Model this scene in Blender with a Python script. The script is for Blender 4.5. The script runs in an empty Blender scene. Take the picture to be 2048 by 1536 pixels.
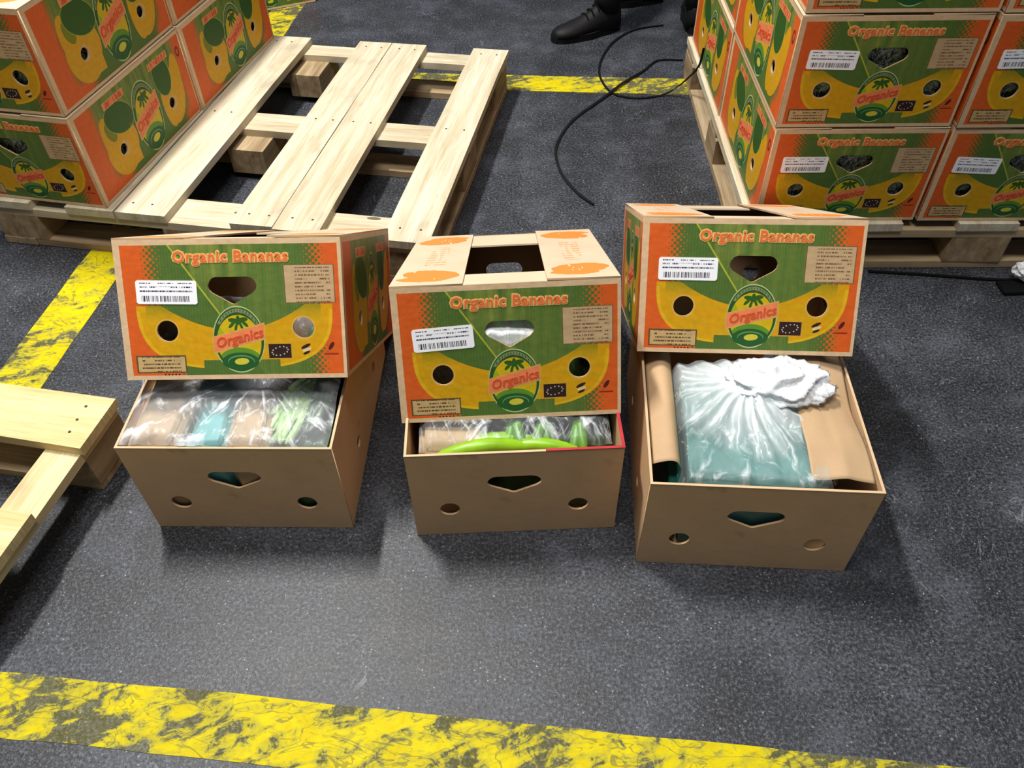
import bpy, bmesh, math, random
from mathutils import Vector, Matrix, Euler, noise
random.seed(7)
D = bpy.data
SC = bpy.context.scene
COL = SC.collection

# ------------------------------------------------------------------ camera
def cam_axes(pitch, roll):
    c, s = math.cos(pitch), math.sin(pitch)
    f = Vector((0, c, -s)); r = Vector((1, 0, 0)); u = Vector((0, s, c))
    cr, sr = math.cos(roll), math.sin(roll)
    return r*cr + u*sr, -r*sr + u*cr, f
CAM_F, CAM_PITCH, CAM_ROLL, CAM_H = 1590.88, 0.810271, -0.021204, 1.33881
r_, u_, f_ = cam_axes(CAM_PITCH, CAM_ROLL)
cd = D.cameras.new('camera'); cam = D.objects.new('camera', cd); COL.objects.link(cam)
cd.sensor_width = 36.0; cd.lens = CAM_F/2048*36.0; cd.clip_start = 0.05
M = Matrix((r_, u_, -f_)).transposed().to_4x4(); M.translation = Vector((0, 0, CAM_H))
cam.matrix_world = M
SC.camera = cam

# ------------------------------------------------------------------ light
SC.view_settings.view_transform = 'Standard'
SC.view_settings.look = 'None'
SC.view_settings.exposure = 0.0
SC.view_settings.gamma = 1.0
SC.view_settings.use_curve_mapping = False
w_ = D.worlds.new('warehouse_ambient'); SC.world = w_; w_.use_nodes = True
w_.node_tree.nodes['Background'].inputs[0].default_value = (0.80, 0.88, 1.0, 1)
w_.node_tree.nodes['Background'].inputs[1].default_value = 0.125
def area(name, loc, target, sx, sy, power, color):
    l = D.lights.new(name, 'AREA'); l.shape = 'RECTANGLE'; l.size = sx; l.size_y = sy
    l.energy = power; l.color = color
    o = D.objects.new(name, l); COL.objects.link(o); o.location = loc
    o.rotation_euler = (Vector(target)-Vector(loc)).to_track_quat('-Z', 'Y').to_euler()
    return o
area('ceiling_lamp_rear', (-1.3, 2.35, 4.3), (-1.3, 2.3, 0), 0.16, 1.1, 290, (1.0, 0.97, 0.92))
area('ceiling_lamp_front', (-0.2, 0.45, 4.4), (-.1, 0.9, 0), 1.6, 0.8, 118, (1.0, 0.97, 0.93))

# ------------------------------------------------------------------ node expressions
class X:
    def __init__(s, nt, v): s.nt = nt; s.v = v
    def m(s, op, *a, clamp=False):
        n = s.nt.nodes.new('ShaderNodeMath'); n.operation = op; n.use_clamp = clamp
        for i, q in enumerate((s,)+a):
            q = q.v if isinstance(q, X) else q
            if isinstance(q, (int, float)): n.inputs[i].default_value = q
            else: s.nt.links.new(q, n.inputs[i])
        return X(s.nt, n.outputs[0])
    def __add__(s, o): return s.m('ADD', o)
    __radd__ = __add__
    def __sub__(s, o): return s.m('SUBTRACT', o)
    def __rsub__(s, o): return s.m('MULTIPLY', -1.0).m('ADD', o)
    def __mul__(s, o): return s.m('MULTIPLY', o)
    __rmul__ = __mul__
    def __truediv__(s, o): return s.m('DIVIDE', o)
    def __lt__(s, o): return s.m('LESS_THAN', o)
    def __gt__(s, o): return s.m('GREATER_THAN', o)
    def __and__(s, o): return s.m('MULTIPLY', o)
    def __or__(s, o): return s.m('MAXIMUM', o)
    def inv(s): return 1.0 - s
    def abs(s): return s.m('ABSOLUTE')
    def frac(s): return s.m('FRACT')
    def sin(s): return s.m('SINE')
    def sat(s): return s.m('ADD', 0.0, clamp=True)
    def pw(s, e): return s.m('POWER', e)
    def ramp(s, a, b): return ((s - a) * (1.0/(b-a))).sat()
def xval(nt, f):
    n = nt.nodes.new('ShaderNodeValue'); n.outputs[0].default_value = f; return X(nt, n.outputs[0])
def vec(nt, x, y, z=0.0):
    n = nt.nodes.new('ShaderNodeCombineXYZ')
    for i, q in enumerate((x, y, z)):
        if isinstance(q, X): nt.links.new(q.v, n.inputs[i])
        else: n.inputs[i].default_value = q
    return n.outputs[0]
def nz(nt, v, scale, detail=3.0, rough=0.5, dist=0.0, kind='FBM'):
    n = nt.nodes.new('ShaderNodeTexNoise')
    if v is not None: nt.links.new(v, n.inputs['Vector'])
    n.inputs['Scale'].default_value = scale; n.inputs['Detail'].default_value = detail
    n.inputs['Roughness'].default_value = rough; n.inputs['Distortion'].default_value = dist
    return X(nt, n.outputs[0])
def vor(nt, v, scale, feature='F1'):
    n = nt.nodes.new('ShaderNodeTexVoronoi'); n.feature = feature
    nt.links.new(v, n.inputs['Vector']); n.inputs['Scale'].default_value = scale
    return X(nt, n.outputs[0])
def col(nt, c):
    n = nt.nodes.new('ShaderNodeRGB'); n.outputs[0].default_value = (*c, 1); return n.outputs[0]
def mix(nt, fac, a, b, blend='MIX'):
    n = nt.nodes.new('ShaderNodeMix'); n.data_type = 'RGBA'; n.blend_type = blend
    if isinstance(fac, X): nt.links.new(fac.v, n.inputs[0])
    else: n.inputs[0].default_value = fac
    for i, q in ((6, a), (7, b)):
        if isinstance(q, tuple): n.inputs[i].default_value = (*q, 1)
        else: nt.links.new(q, n.inputs[i])
    return n.outputs[2]
def srgb(r, g, b):
    f = lambda c: (c/255/12.92) if c/255 <= 0.04045 else ((c/255+0.055)/1.055)**2.4
    return (f(r), f(g), f(b))
def newmat(name, rough=0.6, spec=0.3):
    m = D.materials.new(name); m.use_nodes = True; nt = m.node_tree
    b = nt.nodes['Principled BSDF']; b.inputs['Roughness'].default_value = rough
    b.inputs['Specular IOR Level'].default_value = spec
    return m, nt, b
def objcoord(nt):
    t = nt.nodes.new('ShaderNodeTexCoord'); return t
def sep(nt, s):
    n = nt.nodes.new('ShaderNodeSeparateXYZ'); nt.links.new(s, n.inputs[0]); return [X(nt, o) for o in n.outputs]
def bump(nt, b, h, strength=0.3, dist=0.002):
    n = nt.nodes.new('ShaderNodeBump'); n.inputs['Strength'].default_value = strength; n.inputs['Distance'].default_value = dist
    nt.links.new(h.v, n.inputs['Height']); nt.links.new(n.outputs[0], b.inputs['Normal'])

KRAFT = srgb(196, 162, 122)
BEIGE = srgb(222, 190, 150)
def kraft_colour(nt, tc, base=KRAFT, amt=0.16):
    n1 = nz(nt, tc.outputs['Object'], 9, 4, 0.6); n2 = nz(nt, tc.outputs['Object'], 260, 2, 0.6)
    dark = tuple(c*0.72 for c in base); light = tuple(min(1, c*1.14) for c in base)
    c = mix(nt, n1.ramp(0.3, 0.7), dark, light)
    c = mix(nt, 1-amt*2, c, base)
    return mix(nt, (n2.ramp(0.35, 0.65))*0.12, c, dark)
def mat_kraft(name, base=KRAFT, stain=0.0, rough=0.72):
    m, nt, b = newmat(name, rough, 0.2); tc = objcoord(nt)
    c = kraft_colour(nt, tc, base)
    if stain:
        s = nz(nt, tc.outputs['Object'], 13, 3, 0.55)
        c = mix(nt, s.ramp(0.62, 0.78)*stain, c, tuple(q*0.35 for q in base))
    nt.links.new(c, b.inputs['Base Color'])
    bump(nt, b, nz(nt, tc.outputs['Object'], 60, 3), 0.25, 0.001)
    return m
def mat_plain(name, c, rough=0.5, spec=0.4, var=0.15, scale=30, metallic=0):
    m, nt, b = newmat(name, rough, spec); tc = objcoord(nt)
    n = nz(nt, tc.outputs['Object'], scale, 4)
    nt.links.new(mix(nt, n.ramp(0.3, 0.7), tuple(q*(1-var) for q in c), tuple(min(1, q*(1+var)) for q in c)), b.inputs['Base Color'])
    b.inputs['Metallic'].default_value = metallic
    return m

# ------------------------------------------------------------------ printed artwork, drawn with math nodes
ORANGE = srgb(216, 94, 30); YEL = srgb(208, 160, 8); GRN = srgb(72, 106, 44); GRN2 = srgb(134, 146, 62); DKG = srgb(34, 74, 34)
PINK = srgb(232, 134, 84); INK = srgb(46, 28, 22)
def ell(x, y, cx, cy, rx, ry, rot=0.0):
    dx = x - cx; dy = y - cy
    if rot:
        c, s = math.cos(rot), math.sin(rot)
        dx, dy = dx*c + dy*s, dy*c - dx*s
    a = dx*(1/rx); b = dy*(1/ry)
    return (a*a + b*b) < 1.0
def rect(x, y, x0, y0, x1, y1):
    return (x > x0) & (x < x1) & (y > y0) & (y < y1)
def textlines(nt, x, y, pitch, duty=0.42, cw=0.0016):
    ln = (y*(1/pitch)).frac() < duty
    row = (y*(1/pitch)).m('FLOOR')
    n = nz(nt, vec(nt, x*(1/cw), row*7.3), 1.0, 1)
    n2 = nz(nt, vec(nt, x*(0.06/cw), row*3.1), 1.0, 0)
    return ln & (n > 0.46) & (n2 > 0.36)
def emblem(nt, c, x, y, cx, cy, rx, ry):
    ex = (x-cx)*(1/rx); ey = (y-cy)*(1/ry)
    r2 = ex*ex + ey*ey
    c = mix(nt, r2 < 1.0, c, srgb(176, 196, 128))
    c = mix(nt, r2 < 0.925, c, srgb(44, 80, 34))
    arc = (r2 > 0.66) & (r2 < 0.84) & (ey > 0.46)
    c = mix(nt, arc, c, srgb(122, 142, 92))
    tick = ((ex*9.0).frac() < 0.4) & arc & (r2 > 0.70) & (r2 < 0.80)
    c = mix(nt, tick, c, srgb(60, 88, 50))
    inner = (ex*ex*1.10 + (ey+0.08)*(ey+0.08)*1.22) < 0.80
    c = mix(nt, inner, c, srgb(208, 176, 14))
    c = mix(nt, inner & ((ex + ey*0.7) < -0.42) & (ey > 0.05), c, srgb(160, 170, 20))
    for (px, py, a, b, rot) in ((-.17, .57, .19, .07, -.10), (-.23, .44, .15, .055, .60), (.21, .59, .19, .07, .10), (.28, .46, .15, .055, -.60), (.02, .63, .08, .07, 1.4), (-.07, .38, .12, .05, 1.1), (.13, .40, .11, .05, -1.1), (.02, .52, .14, .08, 0), (-.10, .26, .05, .22, -.30)):
        c = mix(nt, ell(ex, ey, px, py, a, b, rot), c, srgb(44, 92, 26))
    low = ell(ex, ey, 0.0, -0.60, 0.80, 0.36)
    c = mix(nt, low & inner, c, srgb(92, 142, 40))
    c = mix(nt, ell(ex, ey, 0.0, -0.66, 0.72, 0.27), c, srgb(34, 88, 40))
    c = mix(nt, ell(ex, ey, 0.02, -0.66, 0.52, 0.19), c, srgb(96, 146, 84))
    c = mix(nt, ell(ex, ey, 0.02, -0.69, 0.50, 0.18), c, srgb(34, 88, 40))
    c = mix(nt, ell(ex, ey, 0.04, -0.66, 0.28, 0.10, 0.05), c, srgb(206, 196, 60))
    ban = (ey - 0.04 - ex*0.20).abs()
    c = mix(nt, (ban < 0.255) & (ex.abs() < 1.03), c, srgb(212, 162, 78))
    c = mix(nt, (ban < 0.215) & (ex.abs() < 0.98), c, PINK)
    return c
def halftone(x, y, g, cell=0.0108):
    a = (x+y)*(1/cell); b = (x-y)*(1/cell)
    fa = a.frac()-0.5; fb = b.frac()-0.5
    return (fa*fa + fb*fb) < g*0.52
def green_field(nt, x, y, ribside):
    st = ((x*(2*math.pi/0.0055)).sin()*0.5+0.5)
    n = nz(nt, vec(nt, x*60.0, y*5.0), 1.0, 3)
    c = mix(nt, st*0.35, GRN, srgb(44, 84, 28))
    c = mix(nt, (n.ramp(0.35, 0.65))*0.75*ribside + 0.12, c, GRN2)
    return c
def finish(nt, b, tc, c, w, h, x, y, border=(.012, .008, .008, .008)):
    out = (x < border[0]) | (x > w-border[1]) | (y < border[2]) | (y > h-border[3])
    k = kraft_colour(nt, tc, BEIGE, 0.2)
    c = mix(nt, out, c, k)
    wear = nz(nt, tc.outputs['Object'], 11, 5, 0.65)
    c = mix(nt, wear.ramp(0.62, 0.85)*0.35, c, k)
    fine = nz(nt, tc.outputs['Object'], 90, 3)
    c = mix(nt, fine.ramp(0.3, 0.7)*0.14, c, (0.02, 0.015, 0.01))
    nx, ny, nzz = sep(nt, tc.outputs['Normal'])
    c = mix(nt, (nzz < 0.5) & (nzz < -0.5), c, srgb(120, 94, 68))  # inside face coloured darker, painting in the shade seen through the holes
    c = mix(nt, (nzz.abs() < 0.5), c, kraft_colour(nt, tc, KRAFT, 0.2))
    nt.links.new(c, b.inputs['Base Color'])
    bump(nt, b, nz(nt, vec(nt, x*1.0, y*1.0), 22, 3), 0.35, 0.004)

BW, BL, BH, TH = 0.400, 0.5406, 0.2505, 0.004      # printed box: width, length, height, board thickness
def art_short():
    m, nt, b = newmat('printed_short_side', 0.5, 0.35); tc = objcoord(nt)
    x, y, _ = sep(nt, tc.outputs['Object']); w, h = BW, BH
    s = x*(1/w); t = 1-y*(1/h)
    gl = s.ramp(.115, .235); gr = (1-s).ramp(.075, .205)
    low = (t > .78)
    gl2 = s.ramp(.25, .29); glow = low*gl2 + low.inv()*gl
    g = glow.m('MINIMUM', gr)
    ribs = (s - .299 - (t-.176)*.417)
    c = mix(nt, halftone(x, y, g), ORANGE, green_field(nt, x, y, (ribs > 0.0)*(1-(s-.45).ramp(0, .42))))
    c = mix(nt, (ribs.abs() < .0045) & (t < .60), c, srgb(168, 178, 50))
    d = s-.508
    sup = ((s-.512).abs()*(1/.437)).pw(3.0) + ((t-.45).abs()*(1/.475)).pw(3.0)
    yel = (t > (.642-1.72*d*d)) & (sup < 1.0) & (t > .465) & (((t > .860) & (s > .355) & (s < .70)).inv())
    yn = nz(nt, vec(nt, x*25.0, y*60.0), 1.0, 2)
    yc = mix(nt, yn.ramp(.35, .7)*0.5, YEL, srgb(222, 150, 0))
    yc = mix(nt, ((t-.465).ramp(.11, 0.0))*0.75*((s-.508).abs() < .39), yc, srgb(128, 132, 20))
    edge = (sup > .90) & (t > .5)
    yc = mix(nt, edge*0.5, yc, srgb(230, 190, 30))
    c = mix(nt, yel, c, yc)
    for cx, cy in ((.205, .645), (.815, .633)):
        c = mix(nt, ell(x, y, cx*w, (1-cy)*h, .0218, .0218), c, srgb(214, 170, 70))
    # small text panels
    tl = textlines(nt, x, y, .0068)
    p = rect(x, y, .742*w, (1-.458)*h, .966*w, (1-.186)*h)
    c = mix(nt, p, c, srgb(112, 88, 60)); p = rect(x, y, .746*w, (1-.453)*h, .962*w, (1-.191)*h)
    c = mix(nt, p, c, srgb(196, 166, 124)); c = mix(nt, p & tl & (s > .79) & (s < .945) & (t > .205), c, srgb(120, 88, 62))
    p = rect(x, y, .050*w, (1-.950)*h, .276*w, (1-.822)*h); c = mix(nt, p, c, srgb(92, 74, 48))
    p = rect(x, y, .057*w, (1-.942)*h, .270*w, (1-.832)*h); c = mix(nt, p, c, srgb(196, 166, 112))
    c = mix(nt, p & tl & (s > .075) & (s < .25), c, srgb(84, 60, 40))
    # organic-certificate panel: leaf of stars on dark
    p = rect(x, y, .648*w, (1-.856)*h, .757*w, (1-.744)*h); c = mix(nt, p, c, srgb(196, 150, 60))
    p = rect(x, y, .652*w, (1-.851)*h, .753*w, (1-.749)*h); c = mix(nt, p, c, INK)
    for k in range(12):
        a = k/12*2*math.pi; px = .7025 + .036*math.cos(a) ; py = .80 + .030*math.sin(a) - .010*math.cos(a)
        c = mix(nt, ell(x, y, px*w, (1-py)*h, .0013, .0013), c, srgb(190, 182, 170))
    # hand marks, leaf mark and red line
    c = mix(nt, ell(x, y, .820*w, (1-.768)*h, .0095, .0030, .45), c, INK)
    c = mix(nt, ell(x, y, .824*w, (1-.792)*h, .0085, .0026, .30), c, srgb(224, 202, 160))
    c = mix(nt, ell(x, y, .822*w, (1-.815)*h, .0070, .0024, .40), c, INK)
    c = mix(nt, ell(x, y, .935*w, (1-.768)*h, .0085, .0036, 1.0), c, srgb(84, 30, 16))
    c = mix(nt, rect(x, y, .905*w, (1-.832)*h, .965*w, (1-.820)*h), c, srgb(150, 44, 16))
    c = mix(nt, rect(x, y, .17*w, (1-.972)*h, .245*w, (1-.958)*h) & ((x*160.0).frac() < .5), c, INK)
    c = emblem(nt, c, x, y, .522*w, (1-.713)*h, .0465, .0605)
    finish(nt, b, tc, c, w, h, x, y, (.012, .006, .008, .010))
    return m
def art_long():
    m, nt, b = newmat('printed_long_side', 0.5, 0.35); tc = objcoord(nt)
    x, y, _ = sep(nt, tc.outputs['Object']); w, h = BL, BH
    s = x*(1/w); t = 1-y*(1/h)
    g = s.ramp(.13, .20).m('MINIMUM', (1-s).ramp(.075, .14))
    g2 = s.ramp(.24, .34).m('MINIMUM', (1-s).ramp(.12, .2)); lo = t.ramp(.75, .9)
    g = lo*g2 + lo.inv()*g
    c = mix(nt, halftone(x, y, g, .006), ORANGE, green_field(nt, x, y, (t < .35)))
    X0 = lambda a: a*w
    Y0 = lambda a: (1-a)*h
    y1 = ell(x, y, X0(.268), Y0(.64), .066, .070, .25) | ell(x, y, X0(.315), Y0(.60), .050, .055) | (ell(x, y, X0(.205), Y0(.48), .028, .066, .10)) | rect(x, y, X0(.30), Y0(.89), X0(.385), Y0(.62))
    y2 = ell(x, y, X0(.800), Y0(.60), .054, .078, -.3) | ell(x, y, X0(.865), Y0(.44), .025, .066, -.15) | ell(x, y, X0(.735), Y0(.62), .030, .072)
    yn = nz(nt, vec(nt, x*25.0, y*60.0), 1.0, 2)
    yc = mix(nt, yn.ramp(.35, .7)*0.5, YEL, srgb(222, 150, 0))
    c = mix(nt, y1 | y2, c, yc)
    c = mix(nt, ell(x, y, X0(.225), Y0(.40), .018, .030, .4), c, srgb(120, 126, 20))
    for cx, cy, rx, ry, rot in ((.322, .335, .062, .040, -.35), (.745, .31, .040, .055, .1)):
        c = mix(nt, ell(x, y, X0(cx), Y0(cy), rx+.002, ry+.002, rot), c, srgb(150, 168, 60))
        c = mix(nt, ell(x, y, X0(cx), Y0(cy), rx, ry, rot), c, srgb(46, 88, 24))
    for cx, cy in ((.279, .645), (.771, .648)):
        c = mix(nt, ell(x, y, X0(cx), Y0(cy), .0205, .0205), c, srgb(206, 166, 100))
    for x0, x1 in ((.235, .415), (.655, .845)):
        c = mix(nt, rect(x, y, X0(x0), Y0(.178), X0(x1), Y0(.100)), c, srgb(206, 160, 92))
        p = rect(x, y, X0(x0+.008), Y0(.170), X0(x1-.008), Y0(.108)); c = mix(nt, p, c, PINK)
        c = mix(nt, p & (nz(nt, vec(nt, x*160.0, y*40.0), 1.0, 1) > .53), c, srgb(206, 84, 44))
    c = mix(nt, ell(x, y, X0(.943), Y0(.213), .0105, .0150), c, srgb(128, 40, 14))
    c = mix(nt, ell(x, y, X0(.943), Y0(.213), .0050, .0080), c, ORANGE)
    c = emblem(nt, c, x, y, X0(.537), Y0(.56), .063, .100)
    finish(nt, b, tc, c, w, h, x, y, (.014, .010, .008, .010))
    return m
def art_flap():
    m, nt, b = newmat('printed_top_flap', 0.6, 0.25); tc = objcoord(nt)
    x, y, _ = sep(nt, tc.outputs['Object'])          # flap: x across 0..0.128, y along 0..BL
    c = kraft_colour(nt, tc, srgb(204, 184, 156), 0.2)
    o = srgb(226, 128, 56)
    n = nz(nt, vec(nt, x*70.0, y*12.0), 1.0, 3)
    wv = y + (n-.5)*.02
    sh = ell(x, wv, .066, .085, .055, .040, -.45) | ell(x, wv, .052, .046, .046, .020, -.1) | ell(x, wv, .062, .455, .055, .040, .35) | ell(x, wv, .075, .492, .044, .022, 0.0)
    c = mix(nt, sh & (n < .66), c, o)
    mid = rect(x, y, .045, .17, .085, .38) & ((y*40.0).frac() < .45) & (nz(nt, vec(nt, x*120.0, y*10.0), 1.0, 1) > .45)
    c = mix(nt, mid*0.6, c, o)
    nx, ny, nzz = sep(nt, tc.outputs['Normal'])
    c = mix(nt, (nzz < 0.5) & (nzz < -0.5), c, srgb(120, 94, 68))  # flap underside darkened in colour to paint the shade inside the lid
    c = mix(nt, (nzz.abs() < 0.5), c, kraft_colour(nt, tc, KRAFT, 0.2))
    nt.links.new(c, b.inputs['Base Color'])
    bump(nt, b, nz(nt, tc.outputs['Object'], 14, 3), 0.3, 0.004)
    return m
def mat_sticker():
    m, nt, b = newmat('barcode_sticker', 0.35, 0.4); tc = objcoord(nt)
    x, y, _ = sep(nt, tc.outputs['Object'])          # sticker 0..0.108 x 0..0.042
    tl = textlines(nt, x, y, .0072, .40, .0012)
    row = (y > .0185) & (y < .038) & (x > .007) & (x < .100)
    gap = ((y > .0255) & (y < .031) & (x > .036) & (x < .062))
    c = mix(nt, row & tl & gap.inv(), srgb(250, 251, 255), srgb(60, 62, 90))
    bar = (nz(nt, vec(nt, x*620.0, 0.0), 1.0, 1) > .5) & rect(x, y, .009, .0045, .095, .0150)
    c = mix(nt, bar, c, srgb(34, 36, 54))
    nt.links.new(c, b.inputs['Base Color'])
    return m
def mat_wood(name, a, bb, ax=1, grey=0.0):
    m, nt, b = newmat(name, 0.7, 0.2); tc = objcoord(nt)
    p = sep(nt, tc.outputs['Object']); oi = nt.nodes.new('ShaderNodeObjectInfo'); rnd = X(nt, oi.outputs['Random'])
    lx = p[ax]; cr = p[1-ax]
    v = vec(nt, cr*38.0 + rnd*31.0, lx*2.2 + rnd*17.0, p[2]*30.0)
    n = nz(nt, v, 1.0, 5, 0.6, 0.4); n2 = nz(nt, vec(nt, cr*7.0 + rnd*9.0, lx*5.0, p[2]*9.0), 1.0, 4, 0.6)
    n3 = nz(nt, vec(nt, cr*220.0, lx*10.0, rnd*8.0), 1.0, 2)
    c = mix(nt, n.ramp(.32, .68), a, bb)
    c = mix(nt, n3.ramp(.45, .7)*0.35, c, tuple(q*0.6 for q in bb))
    c = mix(nt, n2.ramp(.55, .78)*(0.40+grey), c, tuple(q*0.45 for q in bb))
    kn = vor(nt, vec(nt, cr*9.0 + rnd*20, lx*3.0, 0.0), 1.0)
    c = mix(nt, (kn < .07), c, tuple(q*0.3 for q in bb))
    nt.links.new(c, b.inputs['Base Color'])
    bump(nt, b, n3, 0.3, 0.002)
    return m

def floor_colour(nt, P):
    x, y, z = sep(nt, P)
    big = nz(nt, P, 1.5, 5, 0.62); mid = nz(nt, P, 7.0, 5, 0.65); fine = nz(nt, P, 160.0, 3, 0.7)
    c = mix(nt, big.ramp(.30, .70), srgb(26, 27, 29), srgb(58, 61, 67))
    c = mix(nt, mid.ramp(.50, .72)*0.45, c, srgb(88, 92, 104))
    c = mix(nt, mid.ramp(.50, .30)*0.6, c, srgb(22, 22, 25))
    grit = nz(nt, P, 330.0, 2, 0.6)
    c = mix(nt, fine.ramp(.53, .64)*(big*1.2-.15)*0.75, c, srgb(122, 126, 138))
    c = mix(nt, grit.ramp(.58, .68)*0.40, c, srgb(140, 144, 154))
    c = mix(nt, fine.ramp(.47, .36)*0.85, c, srgb(12, 12, 14))
    v = vor(nt, P, 75.0); pick = nz(nt, P, 23.0, 2)
    c = mix(nt, ((v < .13) & (pick > .53))*0.55, c, srgb(150, 152, 158))
    v2 = vor(nt, P, 26.0)
    c = mix(nt, (v2 < .035)*0.8, c, srgb(180, 182, 188))
    # scratches and scuffs: thin iso-lines of stretched noise
    for ang, sc, th in ((.5, 11.0, .010), (2.1, 8.0, .008), (1.2, 14.0, .012)):
        ca, sa = math.cos(ang), math.sin(ang)
        n = nz(nt, vec(nt, (x*ca+y*sa)*sc*.45, (y*ca-x*sa)*sc*1.9, ang), 1.0, 3, .55, .6)
        gate = nz(nt, P, 5.1+ang, 2).ramp(.60, .70)
        c = mix(nt, ((n-.5).abs() < th*.5)*gate*0.3, c, srgb(150, 152, 160))
    nx, ny, nh = None, None, fine
    return c, fine, mid
def mat_floor():
    m, nt, b = newmat('worn_asphalt_floor', 0.55, 0.38); g = nt.nodes.new('ShaderNodeNewGeometry')
    c, fine, mid = floor_colour(nt, g.outputs['Position'])
    nt.links.new(c, b.inputs['Base Color'])
    nt.links.new((mid*0.25+0.36).v, b.inputs['Roughness'])
    bump(nt, b, fine, 0.30, 0.002)
    return m
def mat_line(name='worn_yellow_paint'):
    m, nt, b = newmat(name, 0.65, 0.15); g = nt.nodes.new('ShaderNodeNewGeometry'); P = g.outputs['Position']
    fc, fine, mid = floor_colour(nt, P)
    x, y, z = sep(nt, P)
    n1 = nz(nt, P, 3.3, 6, 0.66, 0.7); n2 = nz(nt, P, 24.0, 5, 0.72, 1.2); n3 = nz(nt, vec(nt, (x+y*.5)*9.0, (y-x*.3)*34.0), 1.0, 4, .6, .8)
    wear = ((n1-.5)*1.35 + (n2-.5)*1.0 + (n3-.5)*1.0)+.05+(x.ramp(-.2, .9)*.05)
    yc = mix(nt, n2.ramp(.3, .7), srgb(186, 168, 0), srgb(216, 200, 2))
    yc = mix(nt, wear.ramp(-.08, .12)*0.70, yc, srgb(128, 128, 58))
    c = mix(nt, wear.ramp(.09, .17)*0.80, yc, fc)
    hair = nz(nt, vec(nt, x*30.0-y*12.0, y*75.0+x*10.0), 1.0, 4, .65, 1.4); c = mix(nt, hair.ramp(.57, .66)*0.45, c, srgb(74, 74, 48))
    sc = ((nz(nt, vec(nt, x*6.0+y*3.0, y*14.0), 1.0, 3, .6, 1.0)-.5).abs() < .008)
    c = mix(nt, sc*0.55, c, srgb(90, 88, 60))
    nt.links.new(c, b.inputs['Base Color'])
    return m
def mat_film(name, tint=(0.9, 0.95, 1.0), dens=0.18, streak=0.8, knot=None, sc=1.0, core=.15):
    m = D.materials.new(name); m.use_nodes = True; nt = m.node_tree; nt.nodes.clear()
    out = nt.nodes.new('ShaderNodeOutputMaterial'); tc = objcoord(nt); x, y, z = sep(nt, tc.outputs['Object'])
    warp = nz(nt, tc.outputs['Object'], 7.0*sc, 3)
    if knot:
        dx = x-knot[0]; dy = y-knot[1]; th = dy.m('ARCTAN2', dx); rr = (dx*dx+dy*dy).m('SQRT')
        v = vec(nt, th*4.5 + warp*1.6, rr*7.0, 0.0)
        n = nz(nt, v, 1.0*sc, 4, 0.55, 0.2)
        n2 = nz(nt, tc.outputs['Object'], 34.0, 4, 0.6, 0.8)
        near = (rr + (warp-.5)*.10).ramp(core, .03)
        f = n.ramp(.55, .74)*0.85 + n2.ramp(.58, .74)*0.40 + near*0.80
    else:
        v = vec(nt, (x+y*.45)*44.0*sc + warp*3.0, (y-x*.45)*8.0*sc + warp*1.5, z*8.0)
        n = nz(nt, v, 1.0, 4, 0.55, 0.3); n2 = nz(nt, vec(nt, (x-y*.6)*30.0*sc, (y+x*.6)*9.0*sc, 3.0), 1.0, 4, 0.6, 0.8)
        f = n.ramp(.50, .72)*0.85 + n2.ramp(.54, .72)*0.6
    fac = (f*streak + dens).sat()
    tr = nt.nodes.new('ShaderNodeBsdfTransparent'); tr.inputs[0].default_value = (0.93, 0.96, 0.97, 1)
    pb = nt.nodes.new('ShaderNodeBsdfPrincipled'); pb.inputs['Base Color'].default_value = (*tint, 1)
    pb.inputs['Roughness'].default_value = 0.28; pb.inputs['Specular IOR Level'].default_value = 0.7
    bp = nt.nodes.new('ShaderNodeBump'); bp.inputs['Strength'].default_value = 0.5; bp.inputs['Distance'].default_value = 0.006
    nt.links.new(f.v, bp.inputs['Height']); nt.links.new(bp.outputs[0], pb.inputs['Normal'])
    ms = nt.nodes.new('ShaderNodeMixShader'); nt.links.new(fac.v, ms.inputs[0]); nt.links.new(tr.outputs[0], ms.inputs[1]); nt.links.new(pb.outputs[0], ms.inputs[2])
    nt.links.new(ms.outputs[0], out.inputs[0])
    return m

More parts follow.
